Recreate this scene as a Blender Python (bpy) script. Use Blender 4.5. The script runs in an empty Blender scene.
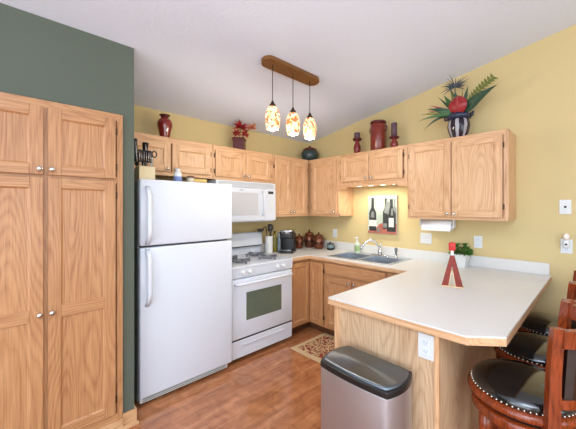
import bpy, bmesh, math, random
from mathutils import Vector, Matrix
random.seed(7)
PI = math.pi
R = math.radians
scene = bpy.context.scene
COL = scene.collection

# ------------------------------------------------------------------ camera
cam_data = bpy.data.cameras.new('camera')
cam_data.sensor_fit = 'HORIZONTAL'
cam_data.sensor_width = 36.0
cam_data.lens = 36.0 * 295.18 / 576.0
cam_data.shift_x = (288 - 309.37) / 576.0
cam_data.shift_y = (207.88 - 214.5) / 576.0
cam_data.clip_start = 0.02
cam = bpy.data.objects.new('camera', cam_data)
COL.objects.link(cam)
cam.location = (3.104, -3.136, 1.473)
cam.rotation_euler = (PI / 2, 0, 0.78)
scene.camera = cam

# ------------------------------------------------------------------ world, lights, exposure
world = bpy.data.worlds.new('daylight')
scene.world = world
world.use_nodes = True
bg = world.node_tree.nodes['Background']
bg.inputs[0].default_value = (0.82, 0.90, 1.0, 1)
bg.inputs[1].default_value = 1.0

def area(name, loc, rot, sx, sy, power, col):
    d = bpy.data.lights.new(name, 'AREA')
    d.shape = 'RECTANGLE'; d.size = sx; d.size_y = sy
    d.energy = power; d.color = col
    o = bpy.data.objects.new(name, d); COL.objects.link(o)
    o.location = loc; o.rotation_euler = rot
    return o
area('rear_fill', (3.3, -6.50, 1.5), (R(90), 0, 0), 3.6, 2.0, 112, (0.82, 0.915, 1.0))  # added daylight-tinted fill behind the camera, from an assumed opening
area('side_fill', (5.90, -3.3, 1.5), (R(90), 0, R(90)), 3.6, 2.0, 72, (0.82, 0.915, 1.0))  # added fill from the right, at an assumed opening out of view
area('overhead_fill', (3.9, -3.9, 2.95), (0, 0, 0), 1.2, 1.2, 24, (0.90, 0.95, 1.0))  # added fill from above, out of view; stands for no known fixture
area('upward_fill', (3.7, -4.3, 2.0), (R(180), 0, 0), 1.0, 1.0, 128, (0.74, 0.87, 1.0))  # unseen helper light aimed up, added to brighten the ceiling
scene.view_settings.view_transform = 'Standard'
scene.view_settings.look = 'None'
scene.view_settings.gamma = 1
scene.view_settings.use_curve_mapping = False
scene.view_settings.exposure = 0.0
scene.cycles.use_denoising = True
scene.cycles.max_bounces = 8
scene.cycles.sample_clamp_indirect = 6

# ------------------------------------------------------------------ helpers
def S(r, g, b):
    f = lambda c: (c / 255 / 12.92) if c / 255 <= 0.04045 else ((c / 255 + 0.055) / 1.055) ** 2.4
    return (f(r), f(g), f(b), 1)

def new_mat(name):
    m = bpy.data.materials.new(name); m.use_nodes = True
    nt = m.node_tree
    return m, nt, nt.nodes['Principled BSDF'], nt.links

def N(nt, t, **kw):
    n = nt.nodes.new(t)
    for k, v in kw.items(): setattr(n, k, v)
    return n

def pm(name, col, rough=0.5, metal=0.0, var=0.08, scale=25.0, bump=0.0, coat=0.0, spec=0.5, emit=None, estr=0, trans=0.0, sub=0):
    m, nt, b, lk = new_mat(name)
    tc = N(nt, 'ShaderNodeTexCoord'); nz = N(nt, 'ShaderNodeTexNoise')
    nz.inputs['Scale'].default_value = scale; nz.inputs['Detail'].default_value = 3
    lk.new(tc.outputs['Object'], nz.inputs['Vector'])
    mx = N(nt, 'ShaderNodeMix', data_type='RGBA')
    mx.inputs['A'].default_value = tuple(min(1, c * (1 - var)) for c in col[:3]) + (1,)
    mx.inputs['B'].default_value = tuple(min(1, c * (1 + var)) for c in col[:3]) + (1,)
    lk.new(nz.outputs[0], mx.inputs['Factor']); lk.new(mx.outputs['Result'], b.inputs['Base Color'])
    b.inputs['Roughness'].default_value = rough; b.inputs['Metallic'].default_value = metal
    b.inputs['Specular IOR Level'].default_value = spec
    b.inputs['Coat Weight'].default_value = coat; b.inputs['Coat Roughness'].default_value = 0.1
    b.inputs['Transmission Weight'].default_value = trans
    if bump:
        bp = N(nt, 'ShaderNodeBump'); bp.inputs['Strength'].default_value = bump; bp.inputs['Distance'].default_value = 0.004
        lk.new(nz.outputs[0], bp.inputs['Height']); lk.new(bp.outputs[0], b.inputs['Normal'])
    if emit:
        b.inputs['Emission Color'].default_value = emit; b.inputs['Emission Strength'].default_value = estr
    return m

def wood(name, light, dark, vertical=True, rough=0.38, ring=1.0, axis=None):
    m, nt, b, lk = new_mat(name)
    tc = N(nt, 'ShaderNodeTexCoord'); oi = N(nt, 'ShaderNodeObjectInfo')
    ad = N(nt, 'ShaderNodeVectorMath', operation='MULTIPLY_ADD')
    cb = N(nt, 'ShaderNodeCombineXYZ')
    ml = N(nt, 'ShaderNodeMath', operation='MULTIPLY'); ml.inputs[1].default_value = 13.0
    lk.new(oi.outputs['Random'], ml.inputs[0])
    for i in range(3): lk.new(ml.outputs[0], cb.inputs[i])
    lk.new(tc.outputs['Object'], ad.inputs[0]); ad.inputs[1].default_value = (1, 1, 1); lk.new(cb.outputs[0], ad.inputs[2])
    def mapped(a, c):
        mp = N(nt, 'ShaderNodeMapping')
        mp.inputs['Scale'].default_value = (a, a, c) if vertical else (c, a, a)
        if axis == 'y': mp.inputs['Scale'].default_value = (a, c, a)
        lk.new(ad.outputs[0], mp.inputs[0]); return mp
    wv = N(nt, 'ShaderNodeTexNoise'); wv.inputs['Scale'].default_value = 1.0; wv.inputs['Detail'].default_value = 1.5; wv.inputs['Roughness'].default_value = 0.45
    lk.new(mapped(4.2, 0.55).outputs[0], wv.inputs['Vector'])
    k1 = N(nt, 'ShaderNodeMath', operation='MULTIPLY'); k1.inputs[1].default_value = 34.0 * ring
    lk.new(wv.outputs[0], k1.inputs[0])
    fr = N(nt, 'ShaderNodeMath', operation='PINGPONG'); fr.inputs[1].default_value = 0.5
    lk.new(k1.outputs[0], fr.inputs[0])
    p2 = N(nt, 'ShaderNodeMath', operation='MULTIPLY'); p2.inputs[1].default_value = 2.0; lk.new(fr.outputs[0], p2.inputs[0])
    pw = N(nt, 'ShaderNodeMath', operation='POWER'); pw.inputs[1].default_value = 0.55; lk.new(p2.outputs[0], pw.inputs[0])
    fine = N(nt, 'ShaderNodeTexNoise'); fine.inputs['Scale'].default_value = 1.0; fine.inputs['Detail'].default_value = 3
    lk.new(mapped(150, 5.0).outputs[0], fine.inputs['Vector'])
    mid = N(nt, 'ShaderNodeTexNoise'); mid.inputs['Scale'].default_value = 1.0; mid.inputs['Detail'].default_value = 2
    lk.new(mapped(3.0, 1.2).outputs[0], mid.inputs['Vector'])
    s1 = N(nt, 'ShaderNodeMath', operation='MULTIPLY_ADD'); lk.new(pw.outputs[0], s1.inputs[0]); s1.inputs[1].default_value = 0.30
    f2 = N(nt, 'ShaderNodeMath', operation='MULTIPLY_ADD'); lk.new(fine.outputs[0], f2.inputs[0]); f2.inputs[1].default_value = 1.0; f2.inputs[2].default_value = -0.28
    lk.new(f2.outputs[0], s1.inputs[2])
    s2 = N(nt, 'ShaderNodeMath', operation='MULTIPLY_ADD'); lk.new(mid.outputs[0], s2.inputs[0]); s2.inputs[1].default_value = 0.4; lk.new(s1.outputs[0], s2.inputs[2])
    rp = N(nt, 'ShaderNodeValToRGB')
    rp.color_ramp.elements[0].position = 0.25; rp.color_ramp.elements[0].color = dark
    rp.color_ramp.elements[1].position = 0.80; rp.color_ramp.elements[1].color = light
    lk.new(s2.outputs[0], rp.inputs[0]); lk.new(rp.outputs[0], b.inputs['Base Color'])
    b.inputs['Roughness'].default_value = rough
    bp = N(nt, 'ShaderNodeBump'); bp.inputs['Strength'].default_value = 0.08; bp.inputs['Distance'].default_value = 0.002
    lk.new(fine.outputs[0], bp.inputs['Height']); lk.new(bp.outputs[0], b.inputs['Normal'])
    return m

class MB:
    def __init__(s):
        s.bm = bmesh.new(); s.xf = Matrix.Identity(4)
    def _fin(s, verts, faces, mi, smooth):
        for f in faces: f.material_index = mi; f.smooth = smooth
    def box(s, x0, y0, z0, x1, y1, z1, mi=0, bev=0.0, seg=2, smooth=False):
        x0, x1 = min(x0, x1), max(x0, x1); y0, y1 = min(y0, y1), max(y0, y1); z0, z1 = min(z0, z1), max(z0, z1)
        t = bmesh.new()
        M = Matrix.Translation(((x0 + x1) / 2, (y0 + y1) / 2, (z0 + z1) / 2)) @ Matrix.Diagonal((x1 - x0, y1 - y0, z1 - z0, 1))
        bmesh.ops.create_cube(t, size=1, matrix=M)
        if bev:
            bmesh.ops.bevel(t, geom=t.edges[:], offset=bev, segments=seg, affect='EDGES', profile=0.5)
            smooth = seg > 2 or smooth
        s._merge(t, mi, smooth); return s
    def _merge(s, t, mi=None, smooth=None):
        mp = {}
        for v in t.verts: mp[v] = s.bm.verts.new(s.xf @ v.co)
        for f in t.faces:
            try: g = s.bm.faces.new([mp[v] for v in f.verts])
            except ValueError: continue
            g.material_index = f.material_index if mi is None else mi
            g.smooth = f.smooth if smooth is None else smooth
        t.free()
    def lathe(s, prof, c=(0, 0, 0), axis='z', seg=24, mi=0, a0=0, a1=2 * PI, mif=None, smooth=True):
        full = abs(a1 - a0 - 2 * PI) < 1e-6
        rings = []
        n = seg if full else seg + 1
        for (r, h) in prof:
            if r < 1e-6 and full:
                p = (0, 0, h); rings.append([p])
            else:
                rings.append([(r * math.cos(a0 + (a1 - a0) * i / seg), r * math.sin(a0 + (a1 - a0) * i / seg), h) for i in range(n)])
        def tr(p):
            x, y, z = p
            if axis == 'x': x, y, z = z, x, y
            if axis == '-y': x, y, z = x, -z, y
            if axis == 'y': x, y, z = y, z, x
            return s.xf @ Vector((x + c[0], y + c[1], z + c[2]))
        V = [[s.bm.verts.new(tr(p)) for p in rg] for rg in rings]
        for a, b in zip(V[:-1], V[1:]):
            m = seg
            for i in range(m):
                j = (i + 1) % n if full else i + 1
                if len(a) == 1 and len(b) == 1: continue
                if len(a) == 1: q = [a[0], b[j], b[i]]
                elif len(b) == 1: q = [a[i], a[j], b[0]]
                else: q = [a[i], a[j], b[j], b[i]]
                if axis in ('-y',): q.reverse()
                try: f = s.bm.faces.new(q)
                except ValueError: continue
                f.material_index = mif(i) if mif else mi; f.smooth = smooth
        return s
    def cyl(s, c, r, h, axis='z', seg=20, mi=0, bev=0.0):
        b = min(bev, r * .5, h * .45)
        if b: pr = [(0, 0), (r - b, 0), (r, b), (r, h - b), (r - b, h), (0, h)]
        else: pr = [(0, 0), (r, 0), (r, 0), (r, h), (r, h), (0, h)]
        return s.lathe(pr, c, axis, seg, mi, smooth=bool(b) or True)
    def tube(s, pts, rad, seg=10, mi=0, flat=None, close=False):
        pts = [Vector(p) for p in pts]; n = len(pts)
        rads = rad if isinstance(rad, (list, tuple)) else [rad] * n
        up = Vector((0, 0, 1)); rings = []; prev = None
        for i, p in enumerate(pts):
            if close: d = (pts[(i + 1) % n] - pts[i - 1]).normalized()
            else: d = (pts[min(i + 1, n - 1)] - pts[max(i - 1, 0)]).normalized()
            if prev is None:
                a = d.cross(up)
                if a.length < 0.05: a = d.cross(Vector((1, 0, 0)))
            else: a = prev - d * prev.dot(d)
            a.normalize(); b = d.cross(a); prev = a
            r = rads[i]; ra, rb = (r, r) if flat is None else (r * flat[0], r * flat[1])
            rings.append([s.bm.verts.new(s.xf @ (p + a * ra * math.cos(2 * PI * k / seg) + b * rb * math.sin(2 * PI * k / seg))) for k in range(seg)])
        m = n if close else n - 1
        for i in range(m):
            A, B = rings[i], rings[(i + 1) % n]
            for k in range(seg):
                f = s.bm.faces.new([A[k], B[k], B[(k + 1) % seg], A[(k + 1) % seg]][::-1]); f.material_index = mi; f.smooth = True
        if not close:
            for rg in (rings[0], rings[-1]):
                f = s.bm.faces.new(rg); f.material_index = mi
        return s
    def prism(s, poly, h0, h1, plane='xy', mi=0, smooth=False):
        def tr(u, v, h):
            if plane == 'xy': p = (u, v, h)
            elif plane == 'xz': p = (u, h, v)
            else: p = (h, u, v)
            return s.xf @ Vector(p)
        A = [s.bm.verts.new(tr(u, v, h0)) for u, v in poly]; B = [s.bm.verts.new(tr(u, v, h1)) for u, v in poly]
        n = len(poly); fs = [s.bm.faces.new(A), s.bm.faces.new(B[::-1])]
        for i in range(n): 
            g = s.bm.faces.new([A[i], B[i], B[(i + 1) % n], A[(i + 1) % n]]); g.smooth = smooth; fs.append(g)
        for f in fs: f.material_index = mi
        return s
    def ball(s, c, r, mi=0, sc=(1, 1, 1), seg=12):
        t = bmesh.new()
        bmesh.ops.create_uvsphere(t, u_segments=seg, v_segments=max(6, seg // 2), radius=1, matrix=Matrix.Translation(c) @ Matrix.Diagonal((r * sc[0], r * sc[1], r * sc[2], 1)))
        s._merge(t, mi, True); return s
    def strip(s, rows, mi=0):
        """rows: list of lists of points -> thin curved sheet"""
        V = [[s.bm.verts.new(s.xf @ Vector(p)) for p in r] for r in rows]
        for a, b in zip(V[:-1], V[1:]):
            for i in range(len(a) - 1):
                f = s.bm.faces.new([a[i], a[i + 1], b[i + 1], b[i]]); f.smooth = True; f.material_index = mi
        return s
    def leaf(s, base, d, length, width, droop=0.3, face=(0, -1, 0), mi=0, seg=7, point=0.55):
        d = Vector(d).normalized(); face = Vector(face).normalized(); rows = []
        p = Vector(base)
        for i in range(seg + 1):
            t = i / seg
            dd = (d + Vector((0, 0, -1)) * droop * t * 1.6).normalized()
            side = dd.cross(face)
            if side.length < 1e-3: side = Vector((1, 0, 0))
            side.normalize()
            w = width * 0.5 * max(0.04, math.sin(PI * min(1, (t * 0.96 + 0.04)) ** point))
            up = side.cross(dd).normalized()
            rows.append([p - side * w + up * w * .25, p, p + side * w + up * w * .25])
            p = p + dd * length / seg
        return s.strip(rows, mi)

def obj(name, mb, mats, parent=None, loc=(0, 0, 0), rot=(0, 0, 0), recalc=True):
    me = bpy.data.meshes.new(name)
    if recalc: bmesh.ops.recalc_face_normals(mb.bm, faces=mb.bm.faces[:])
    mb.bm.to_mesh(me); mb.bm.free()
    for m in (mats if isinstance(mats, (list, tuple)) else [mats]): me.materials.append(m)
    o = bpy.data.objects.new(name, me); COL.objects.link(o)
    o.location = loc; o.rotation_euler = rot
    if parent: o.parent = parent
    return o

def tag(o, label=None, cat=None, group=None, kind=None):
    if label: o['label'] = label
    if cat: o['category'] = cat
    if group: o['group'] = group
    if kind: o['kind'] = kind
    return o

def thing(name, label, cat, loc=(0, 0, 0), rotz=0.0, group=None):
    o = bpy.data.objects.new(name, None); o.empty_display_size = 0.1; COL.objects.link(o)
    o.location = loc; o.rotation_euler = (0, 0, rotz)
    return tag(o, label, cat, group)

def dup(root, loc, rotz, label, group=None):
    r = root.copy(); COL.objects.link(r); r.location = loc; r.rotation_euler = (0, 0, rotz); r['label'] = label
    if group: r['group'] = group
    for ch in list(root.children):
        c = ch.copy(); COL.objects.link(c); c.parent = r
        for g in list(ch.children):
            e = g.copy(); COL.objects.link(e); e.parent = c
    return r

def struct(name, mb, mats, loc=(0, 0, 0), parent=None):
    o = obj(name, mb, mats, parent, loc); o['kind'] = 'structure'; return o

# ------------------------------------------------------------------ materials
OAK_L, OAK_D = S(222, 180, 138), S(186, 136, 94)
M_oak = wood('oak_vertical', OAK_L, OAK_D, True)
M_oakh = wood('oak_horizontal', OAK_L, OAK_D, False)
M_oaky = wood('oak_long', S(216, 174, 130), S(180, 130, 88), True, axis='y')
M_oakpan = wood('oak_veneer_panel', S(212, 180, 144), S(172, 132, 98), True, ring=1.0)
G_oak = wood('golden_oak_vertical', S(196, 146, 100), S(156, 104, 66), True)
G_oakh = wood('golden_oak_horizontal', S(196, 146, 100), S(156, 104, 66), False)
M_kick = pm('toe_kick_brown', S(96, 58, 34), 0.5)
M_yellow = pm('wall_paint_mustard', S(210, 189, 138), 0.75, var=0.03, scale=3, spec=0.3)
M_green = pm('wall_paint_green', S(92, 99, 88), 0.75, var=0.03, scale=3, spec=0.3)
M_cream = pm('wall_paint_cream', S(225, 220, 205), 0.8, var=0.02, scale=3)
M_ceil = pm('ceiling_white', S(226, 234, 250), 0.95, var=0.02, scale=60, bump=0.25, spec=0.1)
M_white = pm('appliance_white', S(217, 224, 235), 0.28, var=0.01, coat=0.2)
M_white2 = pm('plastic_white', S(218, 220, 219), 0.4, var=0.02)
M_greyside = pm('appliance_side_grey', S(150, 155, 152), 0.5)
M_dark = pm('black_plastic', S(24, 24, 26), 0.35)
M_gap = pm('dark_gap', S(60, 58, 55), 0.7)
M_nickel = pm('satin_nickel', S(205, 203, 200), 0.25, 1.0)
M_bronze = pm('dark_hinge_metal', S(78, 60, 44), 0.4, 0.8)
M_chrome = pm('chrome', S(215, 217, 220), 0.12, 1.0, var=0.02)
M_steel = pm('sink_steel', S(206, 214, 224), 0.36, 1.0, var=0.05)
M_lam = pm('laminate_counter', S(218, 217, 214), 0.35, var=0.035, scale=160)
M_grate = pm('burner_grate_grey', S(112, 114, 120), 0.45, var=0.1)
M_ovenglass = pm('oven_glass', S(98, 110, 94), 0.07, var=0.05, coat=0.5)
M_mwglass = pm('microwave_mesh_window', S(196, 200, 205), 0.2, var=0.06, scale=250)
M_red = pm('red_glaze', S(122, 28, 24), 0.18, var=0.35, scale=18, coat=0.6)
M_redb = pm('red_brown_glaze', S(122, 40, 27), 0.3, var=0.3, scale=14, coat=0.3)
M_darkred = pm('dark_burgundy', S(84, 20, 20), 0.3, var=0.3, scale=20)
M_candle = pm('candle_plum_wax', S(92, 66, 76), 0.5, var=0.15)
M_copper = pm('copper_glaze', S(122, 72, 50), 0.25, 0.5, var=0.35, scale=28)
M_copperd = pm('copper_band', S(70, 36, 26), 0.3, 0.6)
M_canopy = pm('canopy_antique_wood', S(128, 86, 42), 0.38, 0.2, var=0.25, scale=20)
M_cord = pm('cord_brown', S(62, 44, 34), 0.6)
M_leather = pm('black_leather', S(20, 19, 19), 0.13, var=0.2, scale=120, bump=0.02, coat=0.9)
M_cherry = wood('cherry_wood', S(152, 66, 28), S(90, 34, 12), True, rough=0.14)
M_brass = pm('nickel_nailhead', S(214, 208, 196), 0.22, 1.0)
M_olive = pm('olive_oil_glass', S(122, 112, 36), 0.12, var=0.15)
M_cream2 = pm('crock_white', S(232, 233, 232), 0.25, var=0.02)
M_blockwood = pm('pale_block_wood', S(222, 205, 165), 0.5, var=0.08, scale=12)
M_leafg = pm('leaf_green', S(56, 96, 48), 0.45, var=0.4, scale=22)
M_leafd = pm('leaf_dark_green', S(30, 66, 42), 0.4, var=0.3, scale=22)
M_leafo = pm('leaf_olive', S(104, 112, 42), 0.5, var=0.3, scale=30)
M_leafr = pm('leaf_crimson', S(148, 26, 30), 0.4, var=0.3, scale=25)
M_grass = pm('grass_blue_grey', S(58, 66, 72), 0.5, var=0.2)
M_stripew = pm('vase_stripe_white', S(164, 160, 166), 0.25, var=0.2)
M_striped = pm('vase_stripe_dark', S(34, 22, 34), 0.18, var=0.2)
M_navy = pm('vase_collar_navy', S(44, 50, 74), 0.25, var=0.3)
M_potdark = pm('dark_teal_glaze', S(44, 62, 62), 0.3, var=0.4, scale=12)

def stainless(name, col, rough, metal=1.0):
    m, nt, b, lk = new_mat(name)
    tc = N(nt, 'ShaderNodeTexCoord'); mp = N(nt, 'ShaderNodeMapping'); mp.inputs['Scale'].default_value = (2, 2, 260)
    nz = N(nt, 'ShaderNodeTexNoise'); nz.inputs['Scale'].default_value = 1.0
    lk.new(tc.outputs['Object'], mp.inputs[0]); lk.new(mp.outputs[0], nz.inputs['Vector'])
    mr = N(nt, 'ShaderNodeMapRange'); mr.inputs['To Min'].default_value = rough - .06; mr.inputs['To Max'].default_value = rough + .08
    lk.new(nz.outputs[0], mr.inputs[0]); lk.new(mr.outputs[0], b.inputs['Roughness'])
    b.inputs['Base Color'].default_value = col; b.inputs['Metallic'].default_value = metal
    b.inputs['Anisotropic'].default_value = 0.85
    tg = N(nt, 'ShaderNodeTangent', direction_type='RADIAL', axis='Z'); lk.new(tg.outputs[0], b.inputs['Tangent'])
    return m
M_can = stainless('brushed_stainless', S(190, 192, 200), 0.30, 0.85)
M_lid = stainless('lid_dark_steel', S(120, 130, 140), 0.3)

def floor_mat():
    m, nt, b, lk = new_mat('floor_hardwood')
    tc = N(nt, 'ShaderNodeTexCoord'); mp = N(nt, 'ShaderNodeMapping'); mp.inputs['Rotation'].default_value = (0, 0, R(90))
    lk.new(tc.outputs['Object'], mp.inputs[0])
    br = N(nt, 'ShaderNodeTexBrick'); br.offset = 0.37; br.offset_frequency = 2
    br.inputs['Color1'].default_value = S(198, 134, 90); br.inputs['Color2'].default_value = S(182, 116, 74); br.inputs['Mortar'].default_value = S(150, 92, 58)
    br.inputs['Scale'].default_value = 1.0; br.inputs['Mortar Size'].default_value = 0.0012; br.inputs['Brick Width'].default_value = 1.1; br.inputs['Row Height'].default_value = 0.09
    br.inputs['Bias'].default_value = -0.1
    lk.new(mp.outputs[0], br.inputs['Vector'])
    m2 = N(nt, 'ShaderNodeMapping'); m2.inputs['Scale'].default_value = (26, 2.2, 1)
    lk.new(tc.outputs['Object'], m2.inputs[0])
    nz = N(nt, 'ShaderNodeTexNoise'); nz.inputs['Scale'].default_value = 1; nz.inputs['Detail'].default_value = 5; nz.inputs['Distortion'].default_value = 0.8
    lk.new(m2.outputs[0], nz.inputs['Vector'])
    n2 = N(nt, 'ShaderNodeTexNoise'); n2.inputs['Scale'].default_value = 8; n2.inputs['Detail'].default_value = 4; n2.inputs['Distortion'].default_value = 1.2
    lk.new(tc.outputs['Object'], n2.inputs['Vector'])
    a = N(nt, 'ShaderNodeMath', operation='ADD'); lk.new(nz.outputs[0], a.inputs[0]); lk.new(n2.outputs[0], a.inputs[1])
    rp = N(nt, 'ShaderNodeValToRGB'); rp.color_ramp.elements[0].position = 0.36; rp.color_ramp.elements[0].color = (.44, .36, .31, 1)
    rp.color_ramp.elements[1].position = 0.62; rp.color_ramp.elements[1].color = (1, 1, 1, 1)
    h = N(nt, 'ShaderNodeMath', operation='MULTIPLY'); h.inputs[1].default_value = 0.5; lk.new(a.outputs[0], h.inputs[0]); lk.new(h.outputs[0], rp.inputs[0])
    mx = N(nt, 'ShaderNodeMix', data_type='RGBA', blend_type='MULTIPLY'); mx.inputs['Factor'].default_value = 0.85
    lk.new(br.outputs['Color'], mx.inputs['A']); lk.new(rp.outputs[0], mx.inputs['B']); lk.new(mx.outputs['Result'], b.inputs['Base Color'])
    b.inputs['Roughness'].default_value = 0.17
    b.inputs['Coat Weight'].default_value = 0.35; b.inputs['Coat Roughness'].default_value = 0.08
    bp = N(nt, 'ShaderNodeBump'); bp.inputs['Strength'].default_value = 0.05; bp.inputs['Distance'].default_value = 0.003
    lk.new(nz.outputs[0], bp.inputs['Height']); lk.new(bp.outputs[0], b.inputs['Normal'])
    return m
M_floor = floor_mat()

# ------------------------------------------------------------------ room shell
CZ, CS = 2.435, 0.165
def cz(x): return CZ + CS * x
XR, YR = 6.0, -6.6
struct('floor', MB().box(-0.1, YR - .1, -0.1, XR + .1, 0.1, 0), M_floor)
struct('ceiling', MB().prism([(-.12, cz(-.12)), (XR + .1, cz(XR + .1)), (XR + .1, cz(XR + .1) + .1), (-.12, cz(-.12) + .1)], YR - .1, 0.1, 'xz'), M_ceil)
struct('wall_back', MB().prism([(-.1, 0), (XR + .1, 0), (XR + .1, cz(XR + .1)), (-.1, cz(-.1))], 0, 0.1, 'xz'), M_yellow)
struct('wall_left', MB().box(-.1, -2.54, 0, 0, 0, cz(0)), M_yellow)
GY = -2.54
w = MB()
w.prism([(-.1, 0), (.82, 0), (.82, cz(.82)), (-.1, cz(-.1))], -2.612, GY, 'xz')
w.prism([(.70, 2.095), (.82, 2.095), (.82, cz(.82)), (.70, cz(.7))], -3.38, -2.612, 'xz')
w.prism([(-.1, 0), (.82, 0), (.82, cz(.82)), (-.1, cz(-.1))], YR, -3.38, 'xz')
struct('wall_green', w, M_green)
w = MB()   # right wall with a window opening
w.box(XR, YR, 0, XR + .1, -5.1, cz(XR)); w.box(XR, -1.5, 0, XR + .1, 0.0, cz(XR)); w.box(XR, -5.1, 0, XR + .1, -1.5, .5); w.box(XR, -5.1, 2.5, XR + .1, -1.5, cz(XR))
struct('wall_right', w, M_cream)
w = MB()
w.prism([(-.1, 0), (1.5, 0), (1.5, cz(1.5)), (-.1, cz(-.1))], YR - .1, YR, 'xz'); w.prism([(5.1, 0), (XR + .1, 0), (XR + .1, cz(XR + .1)), (5.1, cz(5.1))], YR - .1, YR, 'xz')
w.box(1.5, YR - .1, 0, 5.1, YR, .5); w.prism([(1.5, 2.5), (5.1, 2.5), (5.1, cz(5.1)), (1.5, cz(1.5))], YR - .1, YR, 'xz')
struct('wall_rear', w, M_cream)
b = MB()
b.box(.820, -2.612, 0, .834, GY + .002, .095, bev=.003); b.box(0.76, GY, 0, .834, GY + .014, .095, bev=.003)
b.box(.840, -3.38, 0, .852, -2.612, .075, bev=.003); b.box(.852, -3.38, 0, .862, GY + .02, .02, bev=.003); b.box(.834, -2.614, 0, .852, GY + .014, .02, bev=.003)
struct('baseboard_green', b, M_oaky)
b = MB(); b.box(2.60, -.014, 0, XR, 0, .09, bev=.003)
struct('baseboard_back', b, M_oakh)

# ------------------------------------------------------------------ cabinet parts (local frame: x right, -y outward, z up)
def knob(parent, x, y, z):
    k = MB().lathe([(0, 0), (.0075, 0), (.006, .004), (.005, .012), (.012, .017), (.0145, .022), (.012, .027), (0, .029)], (x, y, z), '-y', 14)
    return obj('knob', k, M_nickel, parent)

WOOD = [M_oak, M_oakh]
def door(parent, x0, x1, z0, z1, y, kn=None, hinge=None, loc=None, rot=0.0, name='door', fw=.058, flatfront=False):
    """framed door; y = plane of its back; outward is -y"""
    m = MB(); t = .02; yf = y - t
    if flatfront:
        m.box(x0, yf, z0, x1, y, z1, 1, .004)
    else:
        m.box(x0, yf, z0, x0 + fw, y, z1, 0, .003); m.box(x1 - fw, yf, z0, x1, y, z1, 0, .003)
        m.box(x0 + fw, yf, z1 - fw, x1 - fw, y, z1, 1, .003); m.box(x0 + fw, yf, z0, x1 - fw, y, z0 + fw, 1, .003)
        a, bq, c, d = x0 + fw, x1 - fw, z0 + fw, z1 - fw; s = .010
        # sloped sticking bead, then recessed panel
        for q in (((a, c), (bq, c), (bq - s, c + s), (a + s, c + s)), ((bq, c), (bq, d), (bq - s, d - s), (bq - s, c + s)), ((bq, d), (a, d), (a + s, d - s), (bq - s, d - s)), ((a, d), (a, c), (a + s, c + s), (a + s, d - s))):
            vs = [m.bm.verts.new((q[0][0], yf + .003, q[0][1])), m.bm.verts.new((q[1][0], yf + .003, q[1][1])), m.bm.verts.new((q[2][0], yf + .010, q[2][1])), m.bm.verts.new((q[3][0], yf + .010, q[3][1]))]
            m.bm.faces.new(vs).material_index = 0
        m.box(a, yf + .009, c, bq, y - .004, d, 0)
    o = obj(name, m, list(WOOD), parent, loc or (0, 0, 0), (0, 0, rot))
    if kn: knob(o, kn[0], yf, kn[1])
    if hinge is not None:
        hx = x0 - .006 if hinge < 0 else x1 + .006
        for hz in (z0 + min(.09, (z1 - z0) * .2), z1 - min(.09, (z1 - z0) * .2)):
            obj('hinge', MB().box(hx - .005, y - .014, hz - .022, hx + .005, y, hz + .022, bev=.002), M_bronze, o)
    return o

def cabinet(name, label, loc, rot, x0, x1, z0, z1, depth, rails, stiles=(), top=.05, bot=.04, side=.035, hollow=False):
    """box with face frame; depth is to the face of the frame"""
    c = thing(name, label, 'cabinet', loc, rot)
    d_ = -(depth - .02)
    if hollow:
        obj('side_panel', MB().box(x0 + .002, 0, z0 + .008, x0 + .018, d_, z1 - .001), WOOD[0], c); obj('side_panel', MB().box(x1 - .018, 0, z0 + .008, x1 - .002, d_, z1 - .001), WOOD[0], c)
        obj('bottom_panel', MB().box(x0 + .018, 0, z0 + .008, x1 - .018, d_, z0 + .026), WOOD[0], c); obj('back_panel', MB().box(x0 + .018, -.006, z0 + .026, x1 - .018, 0, z1 - .001), WOOD[0], c)
    else:
        obj('body', MB().box(x0 + .002, 0, z0 + .008, x1 - .002, d_, z1 - .001), WOOD[0], c)
    f = MB(); y0, y1 = -(depth - .0195), -depth
    f.box(x0, y0, z1 - top, x1, y1, z1, 1, .002); f.box(x0, y0, z0, x1, y1, z0 + bot, 1, .002)
    f.box(x0, y0, z0, x0 + side, y1 - .0005, z1, 0, .002); f.box(x1 - side, y0, z0, x1, y1 - .0005, z1, 0, .002)
    for zz in rails: f.box(x0 + side, y0, zz - .02, x1 - side, y1, zz + .02, 1)
    for xx in stiles: f.box(xx - .02, y0, z0 + bot, xx + .02, y1, z1 - top, 0)
    obj('face_frame', f, list(WOOD), c)
    return c

WOOD[:] = [G_oak, G_oakh]
# pantry: local x = world y, origin at y=-3.375
PY = -3.375
c = cabinet('pantry_cabinet', 'tall honey oak pantry cabinet set into the green wall', (.28, PY, 0), PI / 2, 0, .763, 0.0, 2.09, .558, [1.655], [.382], top=.045, bot=.125)
for (a, bq, kx) in ((.04, .3685, .352), (.388, .718, .405)):
    hg = -1 if a < .2 else 1
    door(c, a, bq, 1.662, 2.05, -.5585, (kx, 1.692), hg, name='upper_door')
    m = door(c, a, bq, .13, 1.645, -.5585, (kx, .872), hg, name='lower_door')
    obj('middle_rail', MB().box(a + .058, -.5785, .835, bq - .058, -.5585, .905, 0, .003), G_oakh, m)

WOOD[:] = [M_oak, M_oakh]
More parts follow.
